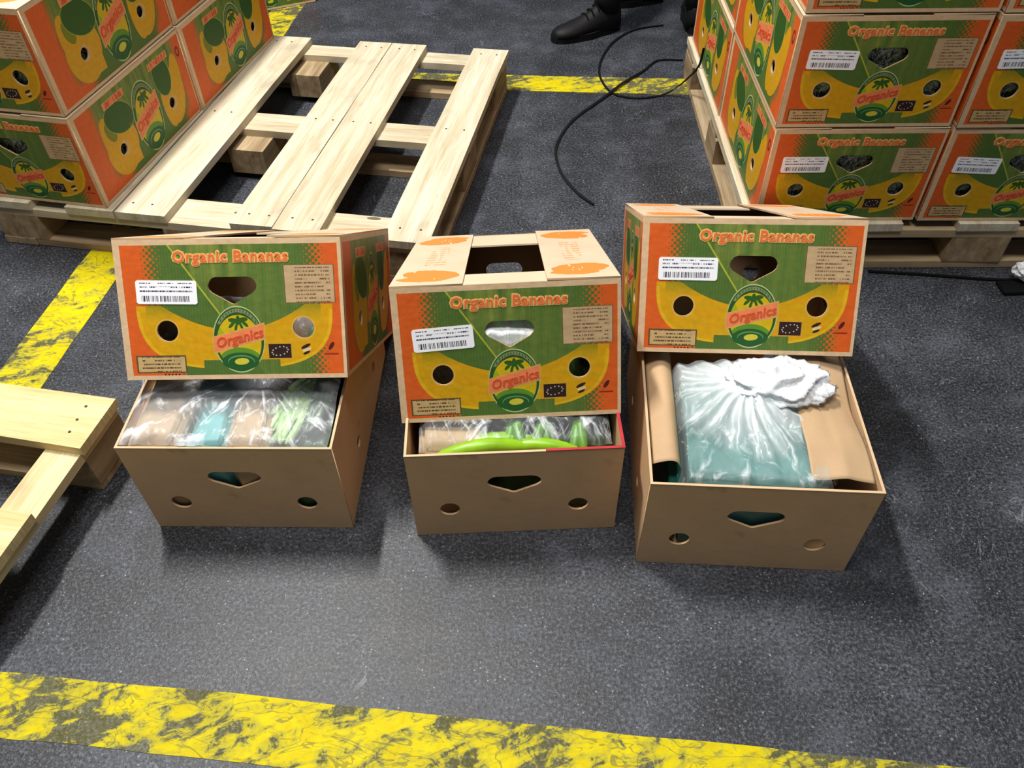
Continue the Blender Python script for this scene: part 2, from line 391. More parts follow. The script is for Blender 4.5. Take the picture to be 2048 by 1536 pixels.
MAT = dict(
    short=art_short(), long=art_long(), flap=art_flap(), sticker=mat_sticker(),
    kraft=mat_kraft('kraft_cardboard'), kraft_light=mat_kraft('pale_kraft_cardboard', srgb(204, 184, 156)),
    kraft_base=mat_kraft('brown_base_cardboard', srgb(214, 176, 134), stain=0.7),
    kraft_paper=mat_kraft('brown_kraft_paper', srgb(186, 156, 120), rough=0.6),
    edge=mat_kraft('raw_cardboard_edge', srgb(204, 174, 138)),
    red=mat_plain('red_board_edge', srgb(170, 30, 40), 0.5),
    title=mat_plain('title_orange_red_ink', srgb(228, 112, 60), 0.5, 0.3, 0.05), outline=mat_plain('title_outline_ink', srgb(226, 186, 110), 0.5, 0.3, 0.05),
    banner=mat_plain('banner_text_ink', srgb(205, 84, 44), 0.5, 0.3, 0.05),
    wood=mat_wood('pale_sawn_pine', srgb(212, 204, 182), srgb(182, 168, 138), grey=.2),
    wood_y=mat_wood('yellow_sawn_pine', srgb(224, 206, 156), srgb(200, 174, 120), ax=0),
    wood_yl=mat_wood('yellow_sawn_pine_lead', srgb(224, 210, 170), srgb(198, 178, 132), ax=1),
    wood_x=mat_wood('pale_sawn_pine_cross', srgb(208, 198, 172), srgb(176, 160, 130), ax=0),
    block=mat_wood('rough_pine_block', srgb(178, 156, 122), srgb(128, 106, 78), ax=1, grey=.2),
    oldwood=mat_wood('weathered_pine_runner', srgb(186, 164, 130), srgb(140, 116, 86), ax=0, grey=.2),
    oldwood_y=mat_wood('weathered_pine_runner_long', srgb(190, 170, 138), srgb(148, 124, 92), ax=1, grey=.2),
    nail=mat_plain('rusty_nail', srgb(70, 48, 34), 0.6, 0.4),
    floor=mat_floor(), line=mat_line(),
    film=mat_film('clear_plastic_film', dens=.13, streak=.72), film_dark=mat_film('thin_clear_plastic', dens=.06, streak=.7, sc=1.3),
    film_white=mat_film('bunched_white_plastic', (0.93, 0.95, 0.98), 0.72, 0.5, sc=1.5),
    film_knot=mat_film('knotted_clear_plastic_bag', (0.88, 0.97, 0.98), 0.10, 0.85, knot=(-.01, .215)),
    film_fan=mat_film('gathered_clear_plastic', dens=.15, streak=1.0, knot=(.035, .170), sc=1.2, core=.06),
    teal=mat_plain('teal_wrapping', srgb(78, 124, 120), 0.4, 0.5, 0.3, 14), teal_b=mat_plain('pale_teal_wrapping', srgb(84, 152, 152), 0.4, 0.5, 0.3, 14), teal_d=mat_plain('dark_teal_wrapping', srgb(22, 92, 84), 0.4, 0.5, 0.35, 14),
    green=mat_plain('green_banana_skin', srgb(92, 140, 36), 0.4, 0.4, 0.3, 25), lime=mat_plain('bright_green_banana_skin', srgb(132, 178, 30), 0.35, 0.4, 0.2, 25),
    pale=mat_plain('pale_green_banana_skin', srgb(176, 208, 140), 0.4, 0.4, 0.3, 40), darkg=mat_plain('dark_green_banana_skin', srgb(44, 76, 34), 0.4, 0.4, 0.4, 30),
    strap=mat_plain('black_plastic_strap', srgb(12, 12, 13), 0.6, 0.2), black=mat_plain('black_leather', srgb(16, 16, 18), 0.6, 0.25),
    sole=mat_plain('black_rubber', srgb(14, 14, 15), 0.8, 0.2), jeans=mat_plain('blue_denim', srgb(34, 54, 104), 0.85, 0.1, 0.3, 60),
    navy=mat_plain('dark_navy_cloth', srgb(16, 18, 26), 0.9, 0.1, 0.3, 50), skin=mat_plain('skin', srgb(196, 146, 118), 0.5, 0.3, 0.05),
    hair=mat_plain('dark_hair', srgb(36, 26, 20), 0.6, 0.3, 0.3, 80), eye=mat_plain('eye', srgb(40, 34, 30), 0.2, 0.5, 0.02),
)

# ------------------------------------------------------------------ mesh helpers
def link(name, mesh, mat, parent=None, loc=(0, 0, 0), rot=(0, 0, 0)):
    if not isinstance(mesh, bpy.types.Mesh):
        me = D.meshes.new(name); mesh.to_mesh(me); mesh.free(); mesh = me
    if mat is not None and len(mesh.materials) == 0: mesh.materials.append(mat)
    o = D.objects.new(name, mesh); COL.objects.link(o); o.parent = parent; o.location = loc; o.rotation_euler = rot
    return o
def thing(name, label, cat, loc=(0, 0, 0), rz=0.0, group=None):
    o = D.objects.new(name, None); COL.objects.link(o); o.location = loc; o.rotation_euler = (0, 0, rz)
    o.empty_display_size = 0.05
    return tag(o, label, cat, group)
def tag(o, label, cat, group=None):
    o['label'] = label; o['category'] = cat
    if group: o['group'] = group
    return o
def copy_tree(o, parent=None):
    c = o.copy(); COL.objects.link(c); c.parent = parent
    for ch in list(o.children):
        copy_tree(ch, c)
    return c
def box_bm(x0, y0, z0, x1, y1, z1, bev=0.0, bm=None):
    own = bm is None
    if own: bm = bmesh.new()
    g = bmesh.ops.create_cube(bm, size=1.0)
    for v in g['verts']:
        v.co = Vector(((x0+x1)/2 + v.co.x*(x1-x0), (y0+y1)/2 + v.co.y*(y1-y0), (z0+z1)/2 + v.co.z*(z1-z0)))
    if bev:
        es = list({e for v in g['verts'] for e in v.link_edges})
        bmesh.ops.bevel(bm, geom=es, offset=bev, segments=2, affect='EDGES', clamp_overlap=True)
    return bm
def grid_bm(nx, ny, fn, thick=0.0):
    bm = bmesh.new(); vs = [[bm.verts.new(fn(i/nx, j/ny)) for i in range(nx+1)] for j in range(ny+1)]
    for j in range(ny):
        for i in range(nx): bm.faces.new((vs[j][i], vs[j][i+1], vs[j+1][i+1], vs[j+1][i]))
    if thick:
        bm.normal_update()
        bmesh.ops.solidify(bm, geom=bm.faces[:], thickness=thick)
    for f in bm.faces: f.smooth = True
    return bm
def flat_panel(name, outline, holes, th):
    cu = D.curves.new(name, 'CURVE'); cu.dimensions = '2D'; cu.fill_mode = 'BOTH'; cu.extrude = th/2
    for pts in [outline]+holes:
        sp = cu.splines.new('POLY'); sp.points.add(len(pts)-1); sp.use_cyclic_u = True
        for q, p in zip(sp.points, pts): q.co = (p[0], p[1], 0, 1)
    o = D.objects.new(name, cu); COL.objects.link(o)
    bpy.context.view_layer.update()
    dg = bpy.context.evaluated_depsgraph_get()
    me = D.meshes.new_from_object(o.evaluated_get(dg))
    D.objects.remove(o); D.curves.remove(cu)
    me.materials.clear()
    return me
def text_mesh(name, body, size, offset=0.0, shear=0.0, extrude=0.0004, space=1.0):
    cu = D.curves.new(name, 'FONT'); cu.body = body; cu.size = size; cu.offset = offset; cu.shear = shear
    cu.extrude = extrude; cu.align_x = 'CENTER'; cu.align_y = 'CENTER'; cu.space_character = space; cu.resolution_u = 2
    o = D.objects.new(name, cu); COL.objects.link(o)
    bpy.context.view_layer.update()
    me = D.meshes.new_from_object(o.evaluated_get(bpy.context.evaluated_depsgraph_get()))
    D.objects.remove(o); D.curves.remove(cu); me.materials.clear()
    return me
def circ(cx, cy, r, n=28): return [(cx+r*math.cos(-k/n*2*math.pi), cy+r*math.sin(-k/n*2*math.pi)) for k in range(n)]
def handle_hole(w, h, s0=.510, t0=.266, k=1.0, kh=1.0):
    P = [(-.101, .035), (-.107, .060), (-.105, .085), (-.092, .110), (-.010, .186), (.0, .191), (.010, .186), (.092, .112), (.107, .086), (.110, .058), (.104, .032), (.093, .012), (.074, 0), (-.072, 0), (-.090, .012)]
    return [((s0+a*k)*w, h*(1-(t0+b*kh))) for a, b in P]

# ------------------------------------------------------------------ shared box meshes
rect_pts = lambda w, h: [(0, 0), (w, 0), (w, h), (0, h)]
HR = 0.0188
ME = {}
ME['short'] = flat_panel('short_panel', rect_pts(BW, BH), [handle_hole(BW, BH), circ(.205*BW, .355*BH, HR), circ(.815*BW, .367*BH, HR)], TH)
ME['short'].materials.append(MAT['short'])
ML = BL-2*TH
ME['long'] = flat_panel('long_panel', rect_pts(ML, BH), [circ(.279*BL-TH, .355*BH, .0150), circ(.771*BL-TH, .352*BH, .0150)], TH)
ME['long'].materials.append(MAT['long'])
FW = .127
def flap_mesh():
    me = flat_panel('side_flap', rect_pts(FW, BL), [], .0035); me.materials.append(MAT['flap']); return me
ME['flap'] = flap_mesh()
ME['sticker'] = flat_panel('sticker', [(0.003, 0), (.105, 0), (.108, .003), (.108, .039), (.105, .042), (.003, .042), (0, .039), (0, .003)], [], .0006)
ME['sticker'].materials.append(MAT['sticker'])
ME['title'] = text_mesh('title', 'Organic Bananas', .0275, .0006, .06, .0005, 1.10); ME['title'].materials.append(MAT['title'])
ME['title_o'] = text_mesh('title_outline', 'Organic Bananas', .0275, .0024, .06, .0003, 1.10); ME['title_o'].materials.append(MAT['outline'])
ME['banner'] = text_mesh('banner', 'Organics', .0245, .0005, .25, .0004, 1.0); ME['banner'].materials.append(MAT['banner'])
ME['banner_l'] = text_mesh('banner_large', 'Organics', .034, .0006, .25, .0004, 1.0); ME['banner_l'].materials.append(MAT['banner'])

def make_box(name, label, cat, group, full=True, sticker=(.082, .447, 0.0), lift=0.0, fgap=(.17, .26)):
    """printed carton: origin at the front bottom edge's middle, x right, y deep, z up"""
    t = thing(name, label, cat, group=group)
    f = link('front_panel', ME['short'], None, t, (-BW/2, TH/2, 0), (math.pi/2, 0, 0))
    for nm, me, z in (('title_outline', 'title_o', .0023), ('title_lettering', 'title', .0026)):
        q = link(nm, ME[me], None, f, (.512*BW, (1-.126)*BH, z), (0, 0, 0)); q.scale = (1.0, 1.0, 1)
    link('emblem_lettering', ME['banner'], None, f, (.522*BW, (1-.703)*BH, .0023), (0, 0, .23))
    link('barcode_label', ME['sticker'], None, f, (sticker[0]*BW, (1-sticker[1])*BH, .0026), (0, 0, sticker[2]))
    link('back_panel', ME['short'], None, t, (BW/2, BL-TH/2, 0), (math.pi/2, 0, math.pi))
    s = link('side_panel', ME['long'], None, t, (BW/2-TH/2, TH, 0), (math.pi/2, 0, math.pi/2))
    link('emblem_lettering', ME['banner_l'], None, s, (.537*BL-TH, (1-.545)*BH, .0023), (0, 0, .26))
    s = link('side_panel', ME['long'], None, t, (-BW/2+TH/2, BL-TH, 0), (math.pi/2, 0, -math.pi/2))
    link('emblem_lettering', ME['banner_l'], None, s, (.537*BL-TH, (1-.545)*BH, .0023), (0, 0, .26))
    a = fgap[0]*BL; c = fgap[1]*BL
    link('end_flap', box_bm(-BW/2+TH, TH, BH-.0040, BW/2-TH, a, BH-.0005), MAT['kraft_light'], t)
    link('end_flap', box_bm(-BW/2+TH, BL-c, BH-.0040, BW/2-TH, BL-TH, BH-.0005), MAT['kraft_light'], t)
    link('side_flap', ME['flap'], None, t, (-BW/2, 0, BH+.0015), (0, lift*.3, 0))
    o = link('side_flap', ME['flap'], None, t, (BW/2, BL, BH+.0015), (0, -lift, math.pi))
    if full:
        bm = box_bm(-BW/2+.016, .016, .002, BW/2-.016, BL-.016, BH-.016)
        bmesh.ops.subdivide_edges(bm, edges=bm.edges[:], cuts=9, use_grid_fill=True)
        for v in bm.verts:
            v.co += Vector((noise.noise(v.co*22), noise.noise(v.co*22+Vector((9, 0, 0))), 0))*.010
            v.co.z = min(max(v.co.z, .002), BH-.010)
        for ff in bm.faces: ff.smooth = True
        link('plastic_lined_bananas', bm, MAT['lined'], t)
    return t
def mat_lined():
    m, nt, b = newmat('bananas_in_plastic_liner', 0.3, 0.6); tc = objcoord(nt)
    n = nz(nt, tc.outputs['Object'], 16, 4, .6, 1.0); n2 = nz(nt, tc.outputs['Object'], 38, 4, .6, 2.0)
    c = mix(nt, n.ramp(.42, .58), srgb(26, 34, 22), srgb(96, 122, 74))
    c = mix(nt, ((n2-.5).abs()).ramp(.05, 0)*.8, c, srgb(206, 216, 212))
    nt.links.new(c, b.inputs['Base Color']); return m
MAT['lined'] = mat_lined()

# ------------------------------------------------------------------ setting: floor and painted lines
fl = link('floor', box_bm(-7, -3, -.05, 7, 11, 0), MAT['floor']); fl['kind'] = 'structure'; fl['label'] = 'dark grey worn asphalt floor with pale specks'
def strip(name, p0, p1, wd, label, z=.0010):
    p0 = Vector((*p0, 0)); p1 = Vector((*p1, 0)); d = (p1-p0); L = d.length; d.normalize(); n = Vector((-d.y, d.x, 0))
    bm = bmesh.new(); N = int(L/.03); rnd = random.Random(3)
    a = []; b = []
    for i in range(N+1):
        q = p0 + d*(L*i/N); j = noise.noise(q*9)*.0035
        a.append((q + n*(wd/2 + j))); b.append((q - n*(wd/2 + noise.noise(q*9+Vector((5, 5, 5)))*.0035)))
    vt = [[bm.verts.new((p.x, p.y, z)) for p in s] for s in (a, b)]
    vb = [[bm.verts.new((p.x, p.y, 0)) for p in s] for s in (a, b)]
    for i in range(N):
        bm.faces.new((vt[1][i], vt[1][i+1], vt[0][i+1], vt[0][i]))
        bm.faces.new((vt[0][i], vt[0][i+1], vb[0][i+1], vb[0][i]))
        bm.faces.new((vb[1][i], vb[1][i+1], vt[1][i+1], vt[1][i]))
    bmesh.ops.recalc_face_normals(bm, faces=bm.faces[:])
    o = link(name, bm, MAT['line']); o['kind'] = 'structure'; o['label'] = label
    return o
strip('trim_1', (-1.75, .655), (2.4, .160), .106, 'worn yellow floor line running across in front of the boxes')
strip('trim_2', (-1.235, .66), (-.735, 5.2), .128, 'scuffed yellow floor line running away under the pallets', z=.0012)
strip('trim_3', (-.90, 2.872), (3.0, 2.49), .120, 'yellow floor line crossing behind the empty pallet', z=.0014)

# ------------------------------------------------------------------ pallets
def board(x0, y0, z0, x1, y1, z1, seed=0, bev=.0015):
    L = x1-x0; Wd = y1-y0
    bm = box_bm(x0, y0, z0, x1, y1, z1)
    ax = 0 if L > Wd else 1
    es = [e for e in bm.edges if abs((e.verts[0].co-e.verts[1].co)[ax]) > 1e-4]
    bmesh.ops.subdivide_edges(bm, edges=es, cuts=5)
    for v in bm.verts:
        k = noise.noise(Vector((v.co[ax]*5, seed*3.7, (v.co[1-ax]*40)))); v.co[1-ax] += k*.0025
        end = min(abs(v.co[ax]-(x0, y0)[ax]), abs(v.co[ax]-(x1, y1)[ax]))
        if end < 1e-3: v.co[ax] += noise.noise(Vector((v.co[1-ax]*60, seed, 1)))*.003
    return bm
def nails(parent, pts, z):
    bm = bmesh.new()
    for x, y in pts:
        bmesh.ops.create_cone(bm, cap_ends=True, segments=8, radius1=.0034, radius2=.0030, depth=.0012, matrix=Matrix.Translation((x, y, z+.0004)))
    o = link('nail_heads', bm, MAT['nail'], parent); o['kind'] = 'stuff'
def center(bm):
    return bm
ZB, ZK, ZX, ZD = .022, .100, .122, .144
# the long pallet: half loaded, half bare
t = thing('wooden_pallet', 'pale wooden pallet, right half bare and left half under banana boxes', 'pallet', (-1.0441, 1.7883, 0), -.1919, 'pallets')
sd = 0
for x0, x1 in ((-.393, -.252), (-.146, -.006), (0, .142), (.325, .4405), (.4435, .567), (.735, .858)):
    sd += 1; link('deck_board', board(x0, .008 if x1 < .5 else .0, ZX, x1, 1.122, ZD, sd), MAT['wood'], t)
for y0, y1 in ((.012, .125), (.51, .612), (1.035, 1.115)):
    sd += 1; link('cross_board', board(-.388, y0, ZK, .852, y1, ZX, sd), MAT['wood_x'], t)
for x0, x1 in ((-.385, -.25), (.120, .232), (.715, .850)):
    for y0, y1 in ((.012, .150), (.425, .600), (.925, 1.112)):
        sd += 1; link('block', board(x0, y0, ZB, x1, y1, ZK, sd), MAT['block'], t)
for y0, y1 in ((.012, .10), (.505, .600), (1.02, 1.115)):
    sd += 1; link('bottom_board', board(-.290, y0, .0016, .757, y1, ZB, sd), MAT['oldwood'], t)
for x0, x1 in ((-.388, -.292), (.759, .852)):
    sd += 1; link('bottom_board', board(x0, .010, .0016, x1, 1.115, ZB, sd), MAT['oldwood_y'], t)
nails(t, [(x+dx, y) for x in (.03, .36, .48, .77) for dx in (0, .055) for y in (.055, .565, 1.08)], ZD)
# the pallet cut off by the left edge of the picture
t = thing('wooden_pallet', 'yellowish pine pallet corner at the lower left, boards running sideways', 'pallet', (-.8200, 1.1196, 0), -.200, 'pallets')
for y0, y1, x1 in ((-.132, 0, .004), (-.42, -.288, .0), (-.62, -.50, .002), (-.83, -.70, .0)):
    sd += 1; link('deck_board', board(-1.0, y0, ZX, x1, y1, ZD, sd), MAT['wood_y'], t)
for x0, x1 in ((-.082, -.004), (-.53, -.44), (-.99, -.91)):
    sd += 1; link('cross_board', board(x0, -.83, ZK, x1, -.004, ZX, sd), MAT['wood_yl'], t)
for x0, x1 in ((-.090, -.004), (-.54, -.43), (-.99, -.89)):
    for y0, y1 in ((-.130, -.004), (-.64, -.51), (-.83, -.70)):
        sd += 1; link('block', board(x0, y0, ZB, x1, y1, ZK, sd), MAT['block'], t)
for y0, y1 in ((-.130, -.008), (-.63, -.52), (-.83, -.73)):
    sd += 1; link('bottom_board', board(-.99, y0, .0016, -.006, y1, ZB, sd), MAT['oldwood'], t)
nails(t, [(-.045, -.03), (-.043, -.066), (-.040, -.098), (-.045, -.33), (-.042, -.39)], ZD)
# the pallet under the right stack
t = thing('wooden_pallet', 'brown wooden pallet under the stacked boxes at the right', 'pallet', (.6110, 1.6775, 0), -.030, 'pallets')
for x0, x1 in ((0, .14), (.27, .39), (.53, .68), (.80, .92), (1.06, 1.2)):
    sd += 1; link('deck_board', board(x0, 0, ZX, x1, 1.13, ZD, sd), MAT['wood'], t)
for y0, y1 in ((.004, .12), (.51, .61), (1.01, 1.125)):
    sd += 1; link('cross_board', board(.003, y0, ZK, 1.197, y1, ZX, sd), MAT['oldwood'], t)
for x0, x1 in ((.002, .135), (.530, .680), (1.06, 1.195)):
    for y0, y1 in ((.004, .13), (.49, .62), (.98, 1.125)):
        sd += 1; link('block', board(x0, y0, ZB, x1, y1, ZK, sd), MAT['block'], t)
for y0, y1 in ((.006, .10), (1.02, 1.125)):
    sd += 1; link('bottom_board', board(.105, y0, .0016, 1.09, y1, ZB, sd), MAT['oldwood'], t)
for x0, x1 in ((.004, .10), (.56, .66), (1.10, 1.197)):
    yy = (.004, 1.126) if x0 != .56 else (.11, 1.01)
    sd += 1; link('bottom_board', board(x0, yy[0], .0016, x1, yy[1], ZB, sd), MAT['oldwood_y'], t)

# ------------------------------------------------------------------ stacked boxes
proto = {}
def place_box(label, loc, rz, group, sticker_rot=0.0, rx=0.0):
    if 'p' not in proto:
        proto['p'] = make_box('banana_box', label, 'box', group); t = proto['p']
    else:
        t = copy_tree(proto['p'])
    t['label'] = label; t['group'] = group
    t.location = loc; t.rotation_euler = (rx, 0, rz)
    for ch in t.children:
        for g in ch.children:
            if g.name.startswith('barcode_label'): g.rotation_euler[2] = sticker_rot
    return t
def stackpos(o, rz, u, v):
    c, s = math.cos(rz), math.sin(rz); return (o[0]+u*c-v*s, o[1]+u*s+v*c)
LO, LA = (-1.0665, 1.811), -.219
RO, RA = (.628, 1.6938), -.0289
LZ = BH+.0065
GL = 'printed banana boxes on the left stack'; GR = 'printed banana boxes on the right stack'
def put(o, a, u, v, k, label, g, dx=0, dy=0, da=0, sr=0):
    p = stackpos(o, a, u+BW/2+dx, v+dy); place_box(label, (p[0], p[1], .1455+k*LZ), a+da, g, sr)
put(LO, LA, -BW, 0, 0, 'printed banana box, lowest of the left stack, at its near corner', GL, 0, 0)
put(LO, LA, -BW, 0, 1, 'printed banana box at the top left, top flap in view, on the near box', GL, -.006, .004, .004)
put(LO, LA, -BW, BL+.006, 0, 'printed banana box low in the left stack, behind the near corner box', GL, .004, 0, -.004)
put(LO, LA, -BW, BL+.010, 1, 'upper rear printed banana box of the left stack, cut by the frame top', GL, -.004, 0, .003)
W2 = BW+.005
put(RO, RA, 0, 0, 0, 'bottom banana box at the near left corner of the right stack', GR, 0, 0, 0, .0)
put(RO, RA, 0, 0, 1, 'second banana box up at the near left corner, pale bag in its handle hole', GR, -.003, .002, .003, -.03)
put(RO, RA, 0, 0, 2, 'third banana box up at the near left corner, mostly above the frame', GR, .002, .004, -.003)
put(RO, RA, W2, -.004, 0, 'bottom banana box in the second column of the right stack', GR, .004, 0, -.004, -.05)
put(RO, RA, W2, -.006, 1, 'second banana box up in the second column, cut by the right frame edge', GR, .004, 0, 0, .02)
put(RO, RA, W2, -.002, 2, 'third banana box up in the second column, at the top right corner', GR, .006, 0, .003)
put(RO, RA, 0, BL+.006, 0, 'bottom rear banana box of the right stack, only its long side seen', GR, -.003)
put(RO, RA, 0, BL+.008, 1, 'middle rear banana box of the right stack, only its long side seen', GR, .004)
put(RO, RA, 0, BL+.008, 2, 'top rear banana box of the right stack, only its long side seen', GR, -.002)
# single box far behind, on the floor
a = .43; c, s = math.cos(a), math.sin(a)
place_box('single orange banana box standing on the yellow line at the top edge', (-.811-BW/2*c, 3.575-BW/2*s, 0.0025), a, 'banana box at the far top')

# ------------------------------------------------------------------ three opened boxes: brown base with tilted printed lid
WB, HB, LB = .388, .2471, .500
def base_panel(w, h, holes):
    return flat_panel('base_panel', rect_pts(w, h), holes, TH)
ME['bfront'] = base_panel(WB, HB, [handle_hole(WB, HB, .495, .275, 1.18, 1.05), circ(.180*WB, .340*HB, HR), circ(.806*WB, .340*HB, HR)])
ME['bfront'].materials.append(MAT['kraft_base'])
ME['bside'] = base_panel(LB-2*TH, HB, [circ(.30*LB, .33*HB, .013), circ(.73*LB, .33*HB, .013)]); ME['bside'].materials.append(MAT['kraft_base'])
def open_base(label, loc, rz, red=False):
    t = thing('open_box_base', label, 'box', loc, rz, 'opened brown box bases')
    link('front_panel', ME['bfront'], None, t, (-WB/2, TH/2, 0), (math.pi/2, 0, 0))
    link('back_panel', ME['bfront'], None, t, (WB/2, LB-TH/2, 0), (math.pi/2, 0, math.pi))
    link('side_panel', ME['bside'], None, t, (WB/2-TH/2, TH, 0), (math.pi/2, 0, math.pi/2))
    link('side_panel', ME['bside'], None, t, (-WB/2+TH/2, LB-TH, 0), (math.pi/2, 0, -math.pi/2))
    link('bottom_panel', box_bm(-WB/2+TH, TH, .0005, WB/2-TH, LB-TH, .0045), MAT['kraft_base'], t)
    # pale raw corrugated rim
    bm = bmesh.new(); e = .0003
    for x0, y0, x1, y1 in ((-WB/2-e, -e, WB/2+e, TH+e), (-WB/2-e, LB-TH-e, WB/2+e, LB+e), (-WB/2-e, TH+e, -WB/2+TH+e, LB-TH-e), (WB/2-TH-e, TH+e, WB/2+e, LB-TH-e)):
        box_bm(x0, y0, HB-.0015, x1, y1, HB+.0006, 0, bm)
    link('rim', bm, MAT['edge'], t)
    if red:
        o = link('rim_edging', box_bm(.055, -.0006, HB+.0006, WB/2+.0008, TH+.0006, HB+.0022), MAT['red'], t); o['label'] = 'red edging on the right of the rim'
        link('rim_edging', box_bm(WB/2-TH-.0006, TH+.001, HB+.0006, WB/2+.0008, .16, HB+.0022), MAT['red'], t)
    return t
BASES = {'L': ((-.515, .8947), -.0337), 'M': ((.0019, .8722), .0246), 'R': ((.4234, .7835), -.0775)}
open_base('left open brown box holding teal parcels and greens in plastic', (*BASES['L'][0], .001), BASES['L'][1])
open_base('middle open brown box with red edging on its rim', (*BASES['M'][0], .001), BASES['M'][1], True)
open_base('right open brown box holding a big knotted plastic bag', (*BASES['R'][0], .001), BASES['R'][1])
LIDS = {'L': ((-.4969, 1.0083, .308), (-.0112, -.596, 0)), 'M': ((-.0026, .9552, .2442), (.0032, -.4713, -.0234)), 'R': ((.439, 1.0715, .282), (-.0938, -.546, -.0201))}
def lid(k, label, sticker, lift, fgap=(.17, .26)):
    t = make_box('printed_box_lid', label, 'lid', 'printed box lids tilted on open bases', False, sticker, lift, fgap)
    (loc, (a, b, c)) = LIDS[k]
    Rm = Matrix.Rotation(a, 3, 'Z') @ Matrix.Rotation(b, 3, 'X') @ Matrix.Rotation(c, 3, 'Y')
    t.location = loc; t.rotation_euler = Rm.to_euler()
    return t
lid('L', 'left printed lid tilted back so its top is seen edge-on', (.083, .449, -.02), .010)
lid('M', 'middle printed lid with its wide top opening facing the camera', (.085, .470, .05), .012)
lid('R', 'right printed lid, highest of the three, over the knotted bag', (.080, .452, .0), .010)

# ------------------------------------------------------------------ contents of the open boxes
def in_base(k, name, mesh, mat, label, cat, group=None):
    o = link(name, mesh, mat); (x, y), a = BASES[k]
    o.location = (x, y, .001); o.rotation_euler = (0, 0, a)
    tag(o, label, cat, group); return o
def lump(x0, y0, z0, x1, y1, z1, amp=.006, fr=14, seed=0, cuts=9, tilt=0.0):
    bm = box_bm(x0, y0, z0, x1, y1, z1, .012)
    bmesh.ops.subdivide_edges(bm, edges=[e for e in bm.edges if e.calc_length() > .02], cuts=cuts, use_grid_fill=True)
    for v in bm.verts:
        q = v.co*fr + Vector((seed*7.1, seed, 0)); v.co += Vector((noise.noise(q), noise.noise(q+Vector((3, 1, 8))), noise.noise(q+Vector((5, 9, 1)))*1.2))*amp
        v.co.z += (v.co.y-y0)*tilt*max(0, (v.co.z-z0)/(z1-z0))
        v.co.z = max(v.co.z, z0)
    for f in bm.faces: f.smooth = True
    return bm
def film(x0, y0, x1, y1, zf, nx=70, ny=70, amp=.005, seed=0, drop=.03):
    def fn(u, v):
        x = x0+(x1-x0)*u; y = y0+(y1-y0)*v; z = zf(x, y)
        q = Vector((x*30+seed, y*16, seed)); z += abs(noise.noise(q))*amp + abs(noise.noise(q*2.3))*amp*.5
        e = min(u, 1-u, v*1.4)
        if e < .06: z -= (1-e/.06)**2*drop
        return Vector((x + noise.noise(q*1.3)*.003, y + noise.noise(q*1.7)*.003, z))
    return grid_bm(nx, ny, fn)
def banana(bm, p, ang, L=.15, r=.014, bend=.03, up=.0, flip=1):
    n = 9; rings = []
    ca, sa = math.cos(ang), math.sin(ang)
    for i in range(n+1):
        u = i/n; s = (u-.5)*L; k = bend*(1-(2*u-1)**2)*flip
        c = Vector((p[0]+ca*s-sa*k, p[1]+sa*s+ca*k, p[2]+up*math.sin(math.pi*u)))
        rr = r*(.28+.72*math.sin(math.pi*min(1, .12+.80*u))**.6) if u < .97 else r*.25
        if u < .1: rr = r*.30
        ring = []
        for j in range(7):
            a = j/7*2*math.pi; ring.append(bm.verts.new(c + Vector((-sa*math.cos(a), ca*math.cos(a), math.sin(a)))*rr))
        rings.append(ring)
    for i in range(n):
        for j in range(7): bm.faces.new((rings[i][j], rings[i][(j+1) % 7], rings[i+1][(j+1) % 7], rings[i+1][j]))
    bm.faces.new(rings[0]); bm.faces.new(rings[-1])
def bunch(k, label, mat, spots, group=None):
    (bx, by), a = BASES[k]
    t = thing('banana_bunch', label, 'bananas', (bx, by, .001), a, group)
    for (p, ang, L, r, bend, up, fl_) in spots:
        bm = bmesh.new(); banana(bm, p, ang, L, r, bend, up, fl_); bmesh.ops.recalc_face_normals(bm, faces=bm.faces[:])
        for f in bm.faces: f.smooth = True
        link('banana', bm, mat, t)
    return t
# left base
in_base('L', 'paper_wrapped_parcel', lump(-.186, .010, .006, -.096, .34, .240, .006, 11, 1), MAT['kraft_paper'], 'brown paper parcel at the left end of the left box', 'parcel', 'paper parcels')
in_base('L', 'teal_wrapped_parcel', lump(-.080, .012, .006, -.008, .13, .236, .006, 13, 2), MAT['teal_b'], 'teal wrapped parcel at the front of the left box', 'parcel', 'teal parcels')
in_base('L', 'teal_wrapped_parcel', lump(-.092, .138, .006, -.008, .40, .244, .006, 13, 3), MAT['teal_d'], 'dark teal parcel behind the pale teal one in the left box', 'parcel', 'teal parcels')
in_base('L', 'paper_wrapped_parcel', lump(-.004, .010, .006, .066, .30, .240, .007, 13, 4), MAT['kraft_paper'], 'brown paper parcel in the middle of the left box', 'parcel', 'paper parcels')
rb = random.Random(5)
bunch('L', 'pale green banana tips under plastic in the left box', MAT['pale'],
      [((.088+.011*(i % 4)+rb.uniform(-.003, .003), .082+.030*(i//4), .226+.007*((i*3) % 3)), 1.15+rb.uniform(-.3, .3), .11, .0085, .012, .008, 1 if i % 2 else -1) for i in range(12)], 'banana bunches')
bunch('L', 'dark green bananas at the right end of the left box', MAT['darkg'],
      [((.134+.010*(i % 3), .13+.065*(i//3), .232), 1.52+rb.uniform(-.08, .08), .15, .012, .012, .010, -1) for i in range(9)], 'banana bunches')
in_base('L', 'greens_sack', lump(.072, .012, .006, .184, .40, .205, .006, 12, 6), MAT['darkg'], 'dark green sack low under the bananas of the left box', 'sack')
def zL(x, y): return .2560 + .012*math.sin((x+.19)*14)*.4 + max(0, y-.05)*.10 + .006*noise.noise(Vector((x*9, y*9, 0)))
